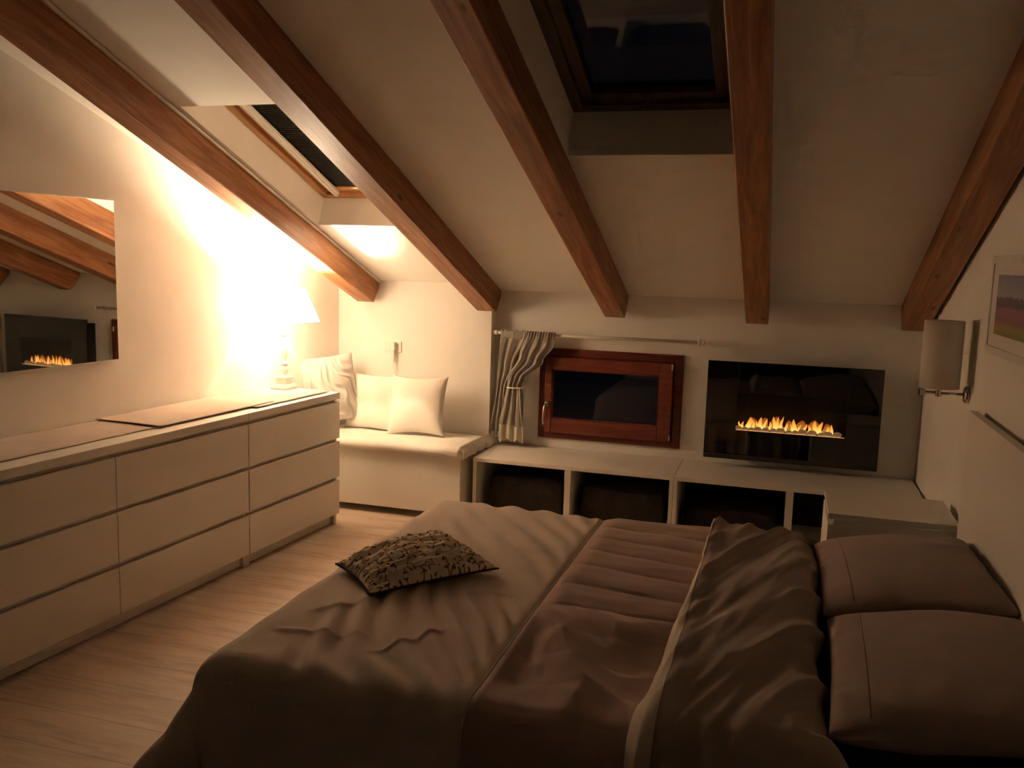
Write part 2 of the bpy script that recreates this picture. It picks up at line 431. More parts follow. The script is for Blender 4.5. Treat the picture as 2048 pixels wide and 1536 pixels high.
# ------------------------------------------------------------------ electric fireplace
fp = thing('electric_fireplace', 'wall-mounted electric fireplace with black glass front and lit flames', 'fireplace', (.07, 5.31, 0))
fx0, fx1, fz0, fz1 = -.483, .480, .434, 1.012
bx0, bx1, bz0, bz1 = -.306, .298, .610, .833
bm = B(); rect_frame(bm, fx0, fx1, fz0, fz1, bx0-fx0, 0, .012, .002, wr=fx1-bx1, wt=fz1-bz1, wb=bz0-fz0)
new_mesh('front_panel', bm, M['black_glass'], fp)
bm = B(); box(bm, bx0, bx1, .002, .006, bz0, bz1); new_mesh('pane', bm, M['glass'], fp)
bm = B()   # casing open at the front, firebox inside
cx0, cx1, cz0, cz1 = -.44, .44, .475, .975
for b in ((cx0, cx1, .108, .116, cz0, cz1), (cx0, cx0+.01, .012, .108, cz0, cz1), (cx1-.01, cx1, .012, .108, cz0, cz1), (cx0, cx1, .012, .108, cz0, cz0+.01), (cx0, cx1, .012, .108, cz1-.01, cz1)):
    box(bm, *b)
new_mesh('casing', bm, M['black'], fp)
bm = B(); box(bm, bx0-.02, bx1+.02, .014, .1, bz0-.02, bz0-.002); new_mesh('ember_tray', bm, M['black'], fp)
t = NT('ember_strip'); em = t.add('ShaderNodeEmission'); em.inputs[0].default_value = (1, .45, .12, 1); em.inputs[1].default_value = .9
t.l.new(em.outputs[0], t.out.inputs[0])
bm = B(); box(bm, bx0+.004, bx1-.004, .0075, .0105, bz0-.0015, bz0+.0015); new_mesh('ember_light', bm, t.m, fp)
xs = bx0+.012
while xs < bx1-.015:
    r = random.uniform(.014, .025)
    bm = B(); bmesh.ops.create_icosphere(bm, subdivisions=3, radius=1)
    sd = random.random()*50
    for v_ in bm.verts:
        k = 1+.22*noise.noise(v_.co*1.3+Vector((sd, 0, 0)))
        v_.co = Vector((v_.co.x*r*1.25*k, v_.co.y*.013*k, v_.co.z*r*.85*k))
    o = new_mesh('pebble', bm, M['pebble'], fp, True); o.location = (xs, random.uniform(.021, .025), bz0+r*.5)
    xs += r*2.15+.004
def flame(x, h, w, lean, dy):
    bm = B()
    def f(u, v):
        ww = w*(1-v)**.8*(math.sin(PI*min(1, v*1.4+.25)))**.5*(1-.15*math.sin(v*9)) if v < 1 else 0
        a = 2*PI*u
        return (ww*math.cos(a)+lean*v*v+.006*math.sin(v*7+x*60), .25*ww*math.sin(a), h*v)
    grid(bm, f, 12, 16)
    bmesh.ops.remove_doubles(bm, verts=bm.verts[:], dist=1e-6)
    global LASTF
    o = new_mesh('flame', bm, M['flame'], fp, True); o.location = (x, dy, bz0+.008); LASTF = o
M['flame_glow'] = M['flame'].copy(); M['flame_glow'].name = 'flame_back_glow'
for n_ in M['flame_glow'].node_tree.nodes:
    if n_.type == 'MATH' and n_.operation == 'MULTIPLY': n_.inputs[1].default_value = .42
for x_, w_, h_ in ((-.22, .045, .115), (-.15, .04, .12), (-.075, .045, .14), (-.01, .035, .11), (.06, .04, .12), (.135, .045, .13), (.2, .035, .105)):
    flame(x_, h_, w_, random.uniform(-.01, .01), .072)
    LASTF.data.materials[0] = M['flame_glow']
fl = [(-.285, .045, .008, .004), (-.262, .05, .008, -.004), (-.235, .085, .018, .012), (-.212, .07, .010, .006), (-.185, .055, .010, -.004), (-.165, .085, .014, -.006), (-.140, .08, .010, .010),
      (-.118, .06, .010, .004), (-.092, .095, .013, .004), (-.072, .10, .009, .010), (-.05, .105, .010, .012), (-.026, .06, .010, -.004), (.0, .055, .008, .0), (.022, .09, .014, .004),
      (.05, .06, .009, .016), (.078, .065, .010, .02), (.105, .06, .011, -.004), (.135, .09, .016, .0), (.165, .085, .016, .02), (.195, .06, .013, .024), (.222, .07, .010, .03)]
for x, h, w, l in fl: flame(x+random.uniform(-.004, .004), h*1.5, w*1.1, l, random.uniform(.030, .060))

# ------------------------------------------------------------------ open shelf units under the window
def shelf(x0, x1, divs, lab):
    s = thing('shelf_unit', lab, 'shelf', (x0, 4.935, 0)); L = x1-x0; D = YW-4.935-.004
    bm = B(); box(bm, 0, L, -.004, D, .362, .385, .0015, 1); new_mesh('top_panel', bm, M['white'], s)
    bm = B(); box(bm, 0, L, .0, D, .03, .05, .001, 1); new_mesh('bottom_panel', bm, M['white'], s)
    bm = B(); box(bm, .01, L-.01, .03, .05, 0, .03); new_mesh('plinth', bm, M['white'], s)
    for a, b in divs:
        bm = B(); box(bm, a-x0, b-x0, 0, D, .05, .362, .001, 1); new_mesh('upright', bm, M['white'], s)
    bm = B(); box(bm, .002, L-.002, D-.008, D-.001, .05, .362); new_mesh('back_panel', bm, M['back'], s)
    return s
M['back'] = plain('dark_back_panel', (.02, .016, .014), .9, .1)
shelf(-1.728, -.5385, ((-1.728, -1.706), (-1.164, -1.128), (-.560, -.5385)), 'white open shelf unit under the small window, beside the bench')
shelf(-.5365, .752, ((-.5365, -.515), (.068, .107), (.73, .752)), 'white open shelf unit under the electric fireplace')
def storage_bag(x0, x1, z1, seed, lab, y0=4.985):
    bm = B()
    W, D, H = x1-x0, .36, z1-.052
    nU, nV = 64, 36
    def f(u, v):
        a = 2*PI*u; e = .28
        cx = math.copysign(abs(math.cos(a))**e, math.cos(a)); sy = math.copysign(abs(math.sin(a))**e, math.sin(a))
        k = 1-.10*v**3 if v < .86 else (1-.10*.63)*max(0, (1-((v-.86)/.14)**2.2))**.5
        zz = H*min(1, v/.9) - .03*(v > .9)*0
        bulge = 1+.03*nz(math.cos(a)*2+seed, math.sin(a)*2, v*3)
        return (W/2*.97*cx*k*bulge, D/2*sy*k*(1+.05*nz(cx*3, v*4, seed)), zz + .018*nz(cx*2*k, sy*2*k, seed+v)*v)
    grid(bm, f, nU, nV)
    bmesh.ops.remove_doubles(bm, verts=bm.verts[:], dist=1e-5)
    zs = min(v_.co.z for v_ in bm.verts)
    o = new_mesh('storage_bag', bm, M['bin'], None, True); o.location = ((x0+x1)/2, y0+D/2, .0505-zs)
    tag(o, lab, 'bag', 'dark storage bags on the shelf')
storage_bag(-1.66, -1.175, .27, 2., 'dark soft storage bag in the shelf compartment nearest the bench')
storage_bag(-1.10, -.585, .255, 8., 'dark soft storage bag in the shelf compartment under the window')
storage_bag(-.49, .045, .20, 14., 'black storage bag in the shelf compartment under the fireplace')

# ------------------------------------------------------------------ bench with cushion
be = thing('storage_bench', 'white storage bench with a padded seat against the far wall', 'bench', (0, 0, 0))
bm = B(); box(bm, -2.76, -1.775, 4.845, 5.325, .045, .405, .004); new_mesh('body', bm, M['white'], be)
for xx, yy in ((-2.70, 4.90), (-1.87, 4.90), (-2.70, 5.27), (-1.87, 5.27)):
    bm = B(); box(bm, xx-.02, xx+.02, yy-.02, yy+.02, 0, .045); new_mesh('foot', bm, M['black'], be)
bm = B()
# seat pad: rounded front lip
prof = [(5.326, .40), (4.86, .398), (4.818, .396), (4.803, .410), (4.800, .428), (4.806, .446), (4.825, .458), (4.87, .463), (5.0, .462), (5.2, .455), (5.326, .448)]
NX = 90
rows = []
for i in range(NX+1):
    u = i/NX; x = -2.775+u*(-1.772+2.775)
    rows.append([bm.verts.new((x + (.004*nz(y*6, z*9, 4) if i in (0, NX) else 0), y + (.006*nz(x*5, z*9, 2) if j not in (0, len(prof)-1) else 0), z + .005*nz(x*4, y*4, 1)*(j > 4) + (.006*nz(x*7, 0, 9) if 1 <= j <= 3 else 0))) for j, (y, z) in enumerate(prof)])
for a, b in zip(rows, rows[1:]):
    for j in range(len(prof)): bm.faces.new((a[j], a[(j+1) % len(prof)], b[(j+1) % len(prof)], b[j]))
bm.faces.new(rows[0]); bm.faces.new(rows[-1][::-1])
pad = new_mesh('seat_pad', bm, M['bench_cloth'], be, True)
sb = pad.modifiers.new('s', 'SUBSURF'); sb.levels = sb.render_levels = 2
# loose end of the cover falling over the side of the bench
bm = B()
def f(u, v):
    y = 4.812+u*(5.42-4.812)
    x = -1.771 + .022*sm(0, .5, v) + .010*math.sin(u*26+math.sin(u*9))*v + .03*sm(.6, 1, u)*sm(0, 1, v)
    z = .462 - .012*u - .066*v + .005*math.sin(u*33)*v
    return (x + .002, y, z)
grid(bm, f, 110, 14); o = new_mesh('cover_edge', bm, M['bench_cloth'], be, True)
s_ = o.modifiers.new('s', 'SOLIDIFY'); s_.thickness = .003
o['label'] = 'loose wavy edge of the seat cover'

# ------------------------------------------------------------------ cushions and pillows
LAST = {}
def pillow_mesh(bm, W, H, T_, n=60, pinch=.07, wr=.004, wscale=6, seed=0., ex=.42, ruche=0., sag=0.):
    def surf(u, v, side):
        x = W/2*u*(1-pinch*(1-v*v)*(abs(u)**1.5)); y = H/2*v*(1-pinch*(1-u*u)*(abs(v)**1.5))
        t_ = T_/2*((1-u*u)**ex)*((1-v*v)**ex)
        e_ = (1-u*u)*(1-v*v)
        w = wr*(ridge(x*wscale+seed, y*wscale, side*3)-.5)*min(1, e_*6)
        w += wr*.7*math.exp(-((1-abs(u))*7)**2)*math.sin(y*37+seed+4*nz(y*9, u, seed))*min(1, e_*12)
        if ruche:
            q = (x*.85+y*.25)*62 + 9*nz(x*3.2+seed, y*3.2, 1)
            w += ruche*(.35*math.sin(q)+.9*(ridge(x*20+seed+y*6+2*nz(x*6, y*6, 4), y*6, 2)-.5))*min(1, e_*4)
        return (x, y - sag*abs(u)**2*0, side*(t_ + w) )
    LAST['surf'] = surf
    idx = {}
    lay = bm.loops.layers.uv.verify()
    def vid(i, j, s_):
        edge = i in (0, n) or j in (0, n)
        k = (i, j, 0 if edge else s_)
        if k not in idx:
            u, v = math.sin(PI/2*(2*i/n-1))*.35+(2*i/n-1)*.65, math.sin(PI/2*(2*j/n-1))*.35+(2*j/n-1)*.65
            p = surf(u, v, s_ if not edge else 1)
            if edge: p = (p[0], p[1], 0)
            idx[k] = bm.verts.new(p)
        return idx[k]
    for s_ in (1, -1):
        for i in range(n):
            for j in range(n):
                q = [vid(i, j, s_), vid(i+1, j, s_), vid(i+1, j+1, s_), vid(i, j+1, s_)]
                if len(set(q)) == 4:
                    fc = bm.faces.new(q if s_ > 0 else q[::-1])
                    ij = ((i, j), (i+1, j), (i+1, j+1), (i, j+1))
                    for l, (a, b) in zip(fc.loops, ij if s_ > 0 else ij[::-1]): l[lay].uv = (a/n*W, b/n*H)

def cushion(name, lab, cat, W, H, T_, loc, R, mat, group=None, **k):
    bm = B(); pillow_mesh(bm, W, H, T_, **k)
    o = new_mesh(name, bm, mat, None, True)
    o.matrix_world = Matrix.Translation(loc) @ R
    return tag(o, lab, cat, group)
def leanR(lean, yaw, roll=0): # standing cushion: local y up, local z toward the room (-Y)
    return Matrix.Rotation(yaw, 4, 'Z') @ Matrix.Rotation(PI/2-lean, 4, 'X') @ Matrix.Rotation(roll, 4, 'Z')
GC = 'scatter cushions on the bench'
cushion('cushion', 'plain square white cushion at the front of the bench, nearest the window', 'cushion', .375, .375, .125, (-2.163, 5.105, .643), leanR(.30, .03, .03), M['cushion'], GC, seed=2., wr=.006, pinch=.10)
cushion('cushion', 'plain white cushion on the bench between the crinkled cushion and the front one', 'cushion', .41, .36, .10, (-2.482, 5.165, .632), leanR(.20, .0, -.02), M['cushion'], GC, seed=5., wr=.005, pinch=.07)
cushion('cushion', 'crinkled ruched white cushion propped in the corner behind the table lamp', 'cushion', .36, .43, .15, (-2.742, 5.035, .715), leanR(.16, .80, .10), M['ruche'], GC, seed=9., wr=.004, ruche=.018, n=110, pinch=.05)

# ------------------------------------------------------------------ socket, plug and cord over the bench
so = thing('wall_socket', 'white double wall socket above the bench cushions', 'socket', (-2.436, 5.33, .98))
bm = B(); box(bm, -.058, .058, -.008, 0, -.038, .038, .004); new_mesh('plate', bm, M['white_plastic'], so)
for xx in (-.03, .0, .03):
    bm = B(); box(bm, xx-.011, xx+.011, -.010, -.007, -.022, .022, .002); new_mesh('insert', bm, M['white_plastic'], so)
pg = thing('plug', 'slim white plug with a thin looped cord hanging from the wall socket', 'plug', (-2.424, 5.3195, .98))
bm = B(); box(bm, -.014, .014, -.034, 0, -.02, .03, .004); box(bm, -.009, .009, -.026, -.006, -.098, .0, .004); new_mesh('plug_body', bm, M['white_plastic'], pg)
bm = B(); tube(bm, [(-.002, -.014, -.095), (-.004, -.012, -.12), (.004, -.010, -.145), (.012, -.008, -.17), (.02, -.006, -.19)], .002, 8)
tube(bm, [(.002, -.014, -.095), (.006, -.012, -.12), (.010, -.010, -.15), (.014, -.008, -.17)], .002, 8)
new_mesh('cord', bm, M['white_plastic'], pg, True)

# ------------------------------------------------------------------ chests of drawers (frame of the mirror wall)
DF, DB = -2.737, -3.199
def chest(name, lab, a0, a1, cols):
    c = thing(name, lab, 'chest of drawers', (0, 0, 0), LROT)
    # carcass: sides, back, kick board
    bm = B()
    box(bm, DB, DF-.022, a0, a0+.022, 0, .742, .001, 1); box(bm, DB, DF-.022, a1-.022, a1, 0, .742, .001, 1)
    box(bm, DB, DB+.01, a0+.022, a1-.022, .02, .742); box(bm, DF-.06, DF-.045, a0+.022, a1-.022, 0.002, .09)
    for k in range(1, cols):
        m_ = a0+(a1-a0)*k/cols; box(bm, DB+.01, DF-.024, m_-.01, m_+.01, .07, .742)
    box(bm, DB+.01, DF-.045, a0+.022, a1-.022, .07, .085)
    for zg in (.275, .504, .733): box(bm, DF-.044, DF-.0255, a0+.022, a1-.022, zg-.018, min(.742, zg+.018))
    new_mesh('carcass', bm, M['white'], c)
    bm = B(); box(bm, DB, DF+.001, a0, a1, .743, .78, .0025); new_mesh('top_panel', bm, M['white'], c)
    w = (a1-a0)/cols
    for k in range(cols):
        for z0, z1 in ((.066, .264), (.286, .494), (.514, .724)):
            y0, y1 = a0+k*w+.0015, a0+(k+1)*w-.0015
            d = B(); box(d, DF-.020, DF, y0, y1, z0, z1, .0015, 1)
            dr_ = new_mesh('drawer', d, M['white'], c)
            d = B()   # shadow-gap finger pull above the front, set back
            box(d, DF-.12, DF-.046, a0+k*w+.024, a0+(k+1)*w-.024, z0+.01, z1-.004)
            new_mesh('drawer_box', d, M['white'], dr_)
    return c
chest('chest_of_drawers', 'wide white chest of drawers under the mirror, two columns of drawers', 1.868, 3.548, 2)
chest('chest_of_drawers', 'narrower white chest of three drawers under the table lamp', 3.552, 4.378, 1)
# linen runners
def runner(a0, a1, z, c0, c1, lab, seed):
    bm = B()
    def f(u, v):
        s_ = a0+(a1-a0)*u
        return (c0+(c1-c0)*v+.003*nz(s_*9, v, seed), s_+.006*nz(v*3, seed, u), z+.0012+.0012*nz(s_*9, v*4, seed)+ .002*math.exp(-((u)*60)**2))
    grid(bm, f, 90, 24)
    o = new_mesh('table_runner', bm, M['runner'], None, True); o.rotation_euler = LROT
    s_ = o.modifiers.new('s', 'SOLIDIFY'); s_.thickness = .003; s_.offset = 1
    return tag(o, lab, 'table runner', 'linen runners on the chests of drawers')
runner(1.9, 3.15, .7810, -3.178, -2.84, 'taupe linen runner on the wide chest, its end tucked under the next runner', 3.)
runner(3.037, 3.86, .7880, -3.182, -2.815, 'middle taupe linen runner with a raised dark front edge', 6.)
runner(3.68, 4.345, .7845, -3.165, -2.785, 'taupe linen runner under the table lamp', 11.)

# ------------------------------------------------------------------ mirror
mi = thing('wall_mirror', 'large frameless mirror on the wall above the chest of drawers', 'mirror', (0, 0, 0), LROT)
bm = B(); box(bm, -3.203, -3.186, 1.80, 3.185, 1.052, 1.772, .001, 1); new_mesh('backing', bm, M['white_wood'], mi)
bm = B(); box(bm, -3.186, -3.182, 1.798, 3.187, 1.050, 1.774, .0012, 1); new_mesh('mirror_glass', bm, M['mirror'], mi)

# ------------------------------------------------------------------ table lamp
LC, LA_ = -3.052, 4.285
lp = Lw(LC, LA_)
la = thing('table_lamp', 'lit table lamp with a turned white base and a pyramid shade', 'lamp', (lp.x, lp.y, .7905), LROT)
Z0 = .7905
bm = B()
box(bm, -.056, .056, -.056, .056, 0, .014, .003); box(bm, -.047, .047, -.047, .047, .013, .026, .004); box(bm, -.033, .033, -.033, .033, .025, .062, .003); box(bm, -.041, .041, -.041, .041, .060, .069, .003)
new_mesh('plinth', bm, M['white_wood'], la)
prof = [(.852, .022), (.862, .021), (.870, .018), (.880, .022), (.892, .0265), (.904, .0265), (.914, .021), (.920, .020), (.923, .0245), (.936, .0245), (.939, .018), (.948, .016), (.965, .020), (.985, .0245), (1.005, .0262), (1.025, .0245), (1.045, .0195), (1.062, .0155), (1.078, .0145), (1.086, .0155), (1.090, .023), (1.100, .0235), (1.104, .017), (1.112, .016), (1.122, .022), (1.136, .0255), (1.143, .0255), (1.146, .012), (1.20, .010)]
bm = B(); lathe(bm, [(z-Z0+.006, r) for z, r in prof], 48); new_mesh('column', bm, M['white_wood'], la, True)
bm = B(); lathe(bm, [(1.205-Z0, .014), (1.247-Z0, .015), (1.262-Z0, .020), (1.279-Z0, .0265), (1.297-Z0, .0292), (1.3015-Z0, .0290), (1.302-Z0, .0272)], 24); new_mesh('bulb_holder', bm, M['white_plastic'], la, True)
bm = B(); bmesh.ops.create_uvsphere(bm, u_segments=24, v_segments=16, radius=.027)
bl = new_mesh('bulb', bm, M['bulb'], la, True); bl.location = (0, 0, 1.298-Z0)
SB, ST_, ZB, ZT = .148, .088, 1.172-Z0, 1.366-Z0
bm = B()
q0 = [bm.verts.new((x*SB, y*SB, ZB)) for x, y in ((-1, -1), (1, -1), (1, 1), (-1, 1))]
q1 = [bm.verts.new((x*ST_, y*ST_, ZT)) for x, y in ((-1, -1), (1, -1), (1, 1), (-1, 1))]
for i in range(4): bm.faces.new((q0[i], q0[(i+1) % 4], q1[(i+1) % 4], q1[i]))
sh = new_mesh('lamp_shade', bm, M['shade'], la)
for i, (x, y) in enumerate(((1, -1), (-1, -1), (1, 1), (-1, 1))):
    bm = B(); tube(bm, [(x*(SB+.0005), y*(SB+.0005), ZB), (x*(ST_+.0005), y*(ST_+.0005), ZT)], .0014, 6); new_mesh('corner_seam', bm, M['seam'], sh)
bm = B()
for a, b in ((0, 1), (1, 2), (2, 3), (3, 0)):
    cs = ((-1, -1), (1, -1), (1, 1), (-1, 1))
    tube(bm, [(cs[a][0]*SB, cs[a][1]*SB, ZB), (cs[b][0]*SB, cs[b][1]*SB, ZB)], .0018, 6)
new_mesh('shade_rim', bm, M['seam'], sh)

# ------------------------------------------------------------------ bed
DY0, DY1 = 1.96, 3.56     # flat part of the bed in y
DX0, DX1 = -1.36, .072
TOP = .50
bed = thing('double_bed', 'double bed with a low white headboard against the picture wall', 'bed', (0, 0, 0))
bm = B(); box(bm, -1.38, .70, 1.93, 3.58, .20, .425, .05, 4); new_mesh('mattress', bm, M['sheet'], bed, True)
bm = B(); box(bm, -1.36, .705, 1.95, 3.56, .08, .20, .004); new_mesh('base', bm, M['black'], bed)
for xx, yy in ((-1.30, 2.0), (-1.30, 3.5), (.62, 2.0), (.62, 3.5)):
    bm = B(); box(bm, xx-.025, xx+.025, yy-.025, yy+.025, 0, .08); new_mesh('leg', bm, M['black'], bed)
bm = B(); box(bm, .710, .742, 1.70, 3.818, .0, 1.024, .004); o = new_mesh('headboard', bm, M['white'], bed); o['label'] = 'white panel headboard'

def S(px, py, lift, hfun):
    a = max(0, DX0-px); e_ = max(0, px-DX1); b = max(0, DY0-py); f_ = max(0, py-DY1)
    cx = min(max(px, DX0), DX1); cy = min(max(py, DY0), DY1)
    dx = -a+e_; dy = -b+f_; d = math.hypot(dx, dy)
    r = .045 if e_ > 0 and d == e_ else .10
    n = Vector((0, 0, 1)); pos = Vector((cx, cy, TOP))
    if d > 1e-9:
        th = min(d/r, PI/2); D_ = Vector((dx/d, dy/d, 0))
        ex = max(0, d-r*PI/2)
        out = r*math.sin(th) + .05*ex; down = r*(1-math.cos(th)) + ex
        if a > 0 and b > 0:
            q = (2*a*b/(d*d))**2
            out += .62*ex*q
        pos += D_*out - Vector((0, 0, down))
        n = (D_*math.sin(th) + Vector((0, 0, math.cos(th)))).normalized()
    else: ex = 0
    h_ = hfun(px, py) + lift
    if ex > 0:
        along = px if b > 0 or f_ > 0 else py
        h_ += .020*sm(0, .25, ex)*math.sin(along*22+2.5*nz(along*3, 1, 4)) + .01*sm(0, .2, ex)*math.sin(along*53)
    p = pos + n*h_
    p.z = max(p.z, .012+.002*math.sin(px*40))
    return p

def h_common(x, y): return .010*nz(x*2.2, y*2.2, 3)+.003*nz(x*9, y*9, 5)
def h_foot(x, y):
    e = 1-sm(-.735, -.685, x)                           # everything eases out towards the sewn seam
    h = 0
    # folds pulled from the twig cushion towards the near side
    m = sm(-1.30, -1.12, x)*sm(1.84, 2.0, y)*(1-sm(2.50, 2.72, y + .35*(x+1.05)))
    k = .30+.30*sm(-1.2, -.8, x)
    q = x + k*(y-2.5) + .012*nz(y*5, x*2, 8)
    h += m*.013*math.sin(2*PI*q/.082)*(.75+.6*nz(x*5, y*1.5, 2))
    # long soft creases sweeping across the far half
    m2 = sm(-1.32, -1.15, x)*sm(2.65, 2.9, y+.5*(x+1))
    q = x + .72*y + .03*nz(x*3, y*3, 6)
    h += m2*.0085*math.sin(2*PI*q/.135)*(.7+.6*nz(x*3, y*3, 12))
    # pressed creases
    for (ax, ay, bx, by, w) in ((-1.02, 2.05, -.86, 2.32, .008), (-.95, 2.62, -.72, 2.58, .008), (-1.30, 2.25, -1.12, 2.45, .010), (-.95, 3.1, -.72, 3.02, .008), (-1.33, 2.12, -1.05, 2.16, .009)):
        d = Vector((bx-ax, by-ay)); L_ = d.length; d /= L_
        r_ = Vector((x-ax, y-ay)); s_ = r_.dot(d); t_ = abs(r_.x*d.y-r_.y*d.x)
        if -.02 < s_ < L_+.02: h += .006*math.exp(-(t_/w)**2)*sm(-.02, .05, s_)*(1-sm(L_-.05, L_+.02, s_))
    h += .004*ridge(x*5, y*4, 12)*(1-sm(-1.25, -1.1, x))
    return h_common(x, y) + h*e - .008*math.exp(-((x+.672)/.010)**2)
def h_mid(x, y):
    e = sm(-.665, -.60, x)
    far = sm(2.40, 2.62, y)
    # sewn tucks running towards the head, 16 cm apart
    q = (y + .16*x*sm(2.5, 3.1, y) + .010*nz(x*2, y*2, 4))/.160
    fr = q-math.floor(q); c_ = min(fr, 1-fr)*.160
    h = (.25+.75*far)*(.012*(math.sin(PI*fr))**.7 - .004*math.exp(-(c_/.006)**2))
    h += .004*ridge(x*3, y*12, 7)*far
    nr = (1-sm(2.30, 2.70, y))
    h += nr*(.040*(ridge(x*3.3+.4, y*2.4, 31)-.6) + .016*(ridge(x*7+y*2, y*5, 22)-.5))*sm(1.80, 2.02, y)
    return h_common(x, y) + h*e - .008*math.exp(-((x+.672)/.010)**2)
def h_fold(x, y):
    h = h_common(x, y)*.8
    q = (x*1.25 - y*.42)                                # coordinate across the slanting folds
    al = (x*.42 + y*1.0)
    h += .022*(ridge(q*6.0+1.7, al*1.1, 41)-.5) + .009*(ridge(q*15, al*2.0, 17)-.5)
    h += .010*math.exp(-((x+.20)/.02)**2)
    h -= .012*sm(3.3, 3.6, y)
    return h
duv = thing('duvet', 'taupe and mauve patchwork duvet spread over the bed, turned back before the pillows', 'duvet', (0, 0, 0))
def panel(name, x0, x1, hf, mat, step=.0085, lift=0., y0=DY0-.56, y1=DY1+.42, lab=None, liftf=None):
    nu = int((x1-x0)/step); nv = int((y1-y0)/step)
    bm = B()
    def f(u, v):
        x = x0+(x1-x0)*u; y = y0+(y1-y0)*v
        return S(x, y, lift if liftf is None else liftf(x, y), hf)
    grid(bm, f, nu, nv)
    o = new_mesh(name, bm, mat, duv, True)
    if lab: o['label'] = lab
    return o
XS, XF = -.672, -.213
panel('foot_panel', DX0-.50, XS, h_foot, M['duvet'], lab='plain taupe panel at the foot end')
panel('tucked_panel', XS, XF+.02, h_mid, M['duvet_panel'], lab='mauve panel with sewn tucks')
RL = .048
def wob(y): return .010*nz(y*5, 0, 7)+.006*nz(y*14, 3, 7)-.020*sm(2.9, 2.2, y)*0
def tl(x, y): return RL*sm(XF-.002+wob(y), XF+.012+wob(y), x)
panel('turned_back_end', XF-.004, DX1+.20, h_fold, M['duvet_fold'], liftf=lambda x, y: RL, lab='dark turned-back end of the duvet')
bm = B()
y0_, y1_ = DY0-.56, DY1+.40
def f(u, v):
    y = y0_+(y1_-y0_)*v
    w = .012+.050*(1-sm(1.8, 3.15, y))
    ang = u
    x = XF - .004 - w*(1-u)**.8*1.0 + .008*nz(y*6, u*2, 3)*(1-u)
    l = .003 + (RL-.001)*math.sin(u*PI/2)**.8 + .004*nz(y*12, u*3, 9)*math.sin(u*PI)
    mixh = lambda px, py: h_mid(px, py)*(1-u)+h_fold(px, py)*u
    return S(x, y, l, mixh)
grid(bm, f, 16, 260)
o = new_mesh('hem_band', bm, M['hem'], duv, True); o['label'] = 'light edge band of the turned-back end'
# the seam cord between the foot panel and the tucked panel
bm = B(); tube(bm, [S(XS, DY0-.2+(DY1-DY0+.3)*i/200, .0015, h_foot) for i in range(201)], .0022, 6); new_mesh('seam_piping', bm, M['duvet'], duv, True)

def bed_pillow(W, H, T_, loc, rx, ry, rz, lab, seed):
    bm = B(); pillow_mesh(bm, W, H, T_, n=84, pinch=.035, wr=.007, wscale=4, seed=seed, ex=.36)
    o = new_mesh('pillow', bm, M['pillow'], None, True)
    o.matrix_world = Matrix.Translation(loc) @ Matrix.Rotation(rz, 4, 'Z') @ Matrix.Rotation(ry, 4, 'Y') @ Matrix.Rotation(rx, 4, 'X')
    f_ = LAST['surf']; bm = B()
    tube(bm, [Vector(f_(-.66, -.93+1.86*i/60, 1)) for i in range(61)], .0018, 6)
    new_mesh('seam', bm, M['pillow'], o, True)
    return tag(o, lab, 'pillow', 'pillows at the headboard')
bed_pillow(.545, .80, .17, (.435, 3.20, .527), -.03, -.14, .02, 'dark taupe pillow by the bedside cabinet, farther from the camera', 3.)
bed_pillow(.545, .82, .18, (.438, 2.40, .535), -.05, -.14, -.03, 'dark taupe pillow in the near corner of the bed, overlapping the farther one', 7.)

# twig-print cushion lying on the foot of the bed
def sdseg(t, p, ax, ay, bx, by):
    pa = t.vm('SUBTRACT', p, (ax, ay, 0)); ba = (bx-ax, by-ay, 0); L2 = ba[0]**2+ba[1]**2
    hh = t.math('MULTIPLY', t.vm('DOT_PRODUCT', pa, ba, out=1), 1/L2, clamp=True)
    return t.vm('LENGTH', t.vm('SUBTRACT', pa, t.vm('SCALE', ba, None, hh)), out=1)
t = NT('twig_print_cotton')
uv = t.coord('UV', (1, 1, 1))
vo = t.add('ShaderNodeTexVoronoi'); vo.inputs['Scale'].default_value = 18; vo.inputs['Randomness'].default_value = .55; t.l.new(uv, vo.inputs['Vector']); vo.voronoi_dimensions = '2D'
loc = t.vm('SUBTRACT', t.vm('SCALE', uv, None, 18.), t.vm('SCALE', vo.outputs['Position'], None, 18.))
vr = t.add('ShaderNodeVectorRotate', rotation_type='Z_AXIS'); t.l.new(loc, vr.inputs['Vector'])
sc_ = t.add('ShaderNodeSeparateColor'); t.l.new(vo.outputs['Color'], sc_.inputs[0])
t.l.new(t.math('MULTIPLY', sc_.outputs[0], 6.283), vr.inputs['Angle'])
p = vr.outputs[0]
p = t.vm('MULTIPLY', p, (1, 1, 0))
segs = [(-.5, 0, .42, .06), (-.15, .02, .12, .32), (.05, .03, .30, -.24), (.12, .32, .05, .46), (.12, .32, .27, .38), (.30, -.24, .22, -.40), (.30, -.24, .46, -.26), (.42, .06, .52, .18), (-.5, 0, -.42, .2)]
d = None
for i, sgm in enumerate(segs):
    q = sdseg(t, p, *sgm)
    if i >= 3: q = t.math('SUBTRACT', q, .03)
    d = q if d is None else t.math('MINIMUM', d, q)
f_ = t.ramp(d, [(.016, (1, 1, 1)), (.045, (0, 0, 0))])
nn = t.noise(t.coord('Object'), 8, 4)
base = t.ramp(nn, [(.3, (.78, .67, .50)), (.7, (.84, .73, .56))])
t.pr(Base_Color=t.mix(f_, base, (.20, .095, .055)), Roughness=.95); t.b.inputs['Specular IOR Level'].default_value = .1
t.bump(t.noise(t.coord('Object'), 220, 2), .2, .001)
M['twig'] = t.m
cL, cT_, cR_, cB = Vector((-1.400, 2.615, .520)), Vector((-1.175, 2.99, .553)), Vector((-.868, 2.765, .524)), Vector((-1.168, 2.400, .520))
bm = B()
n = 130
idx = {}
lay = bm.loops.layers.uv.verify()
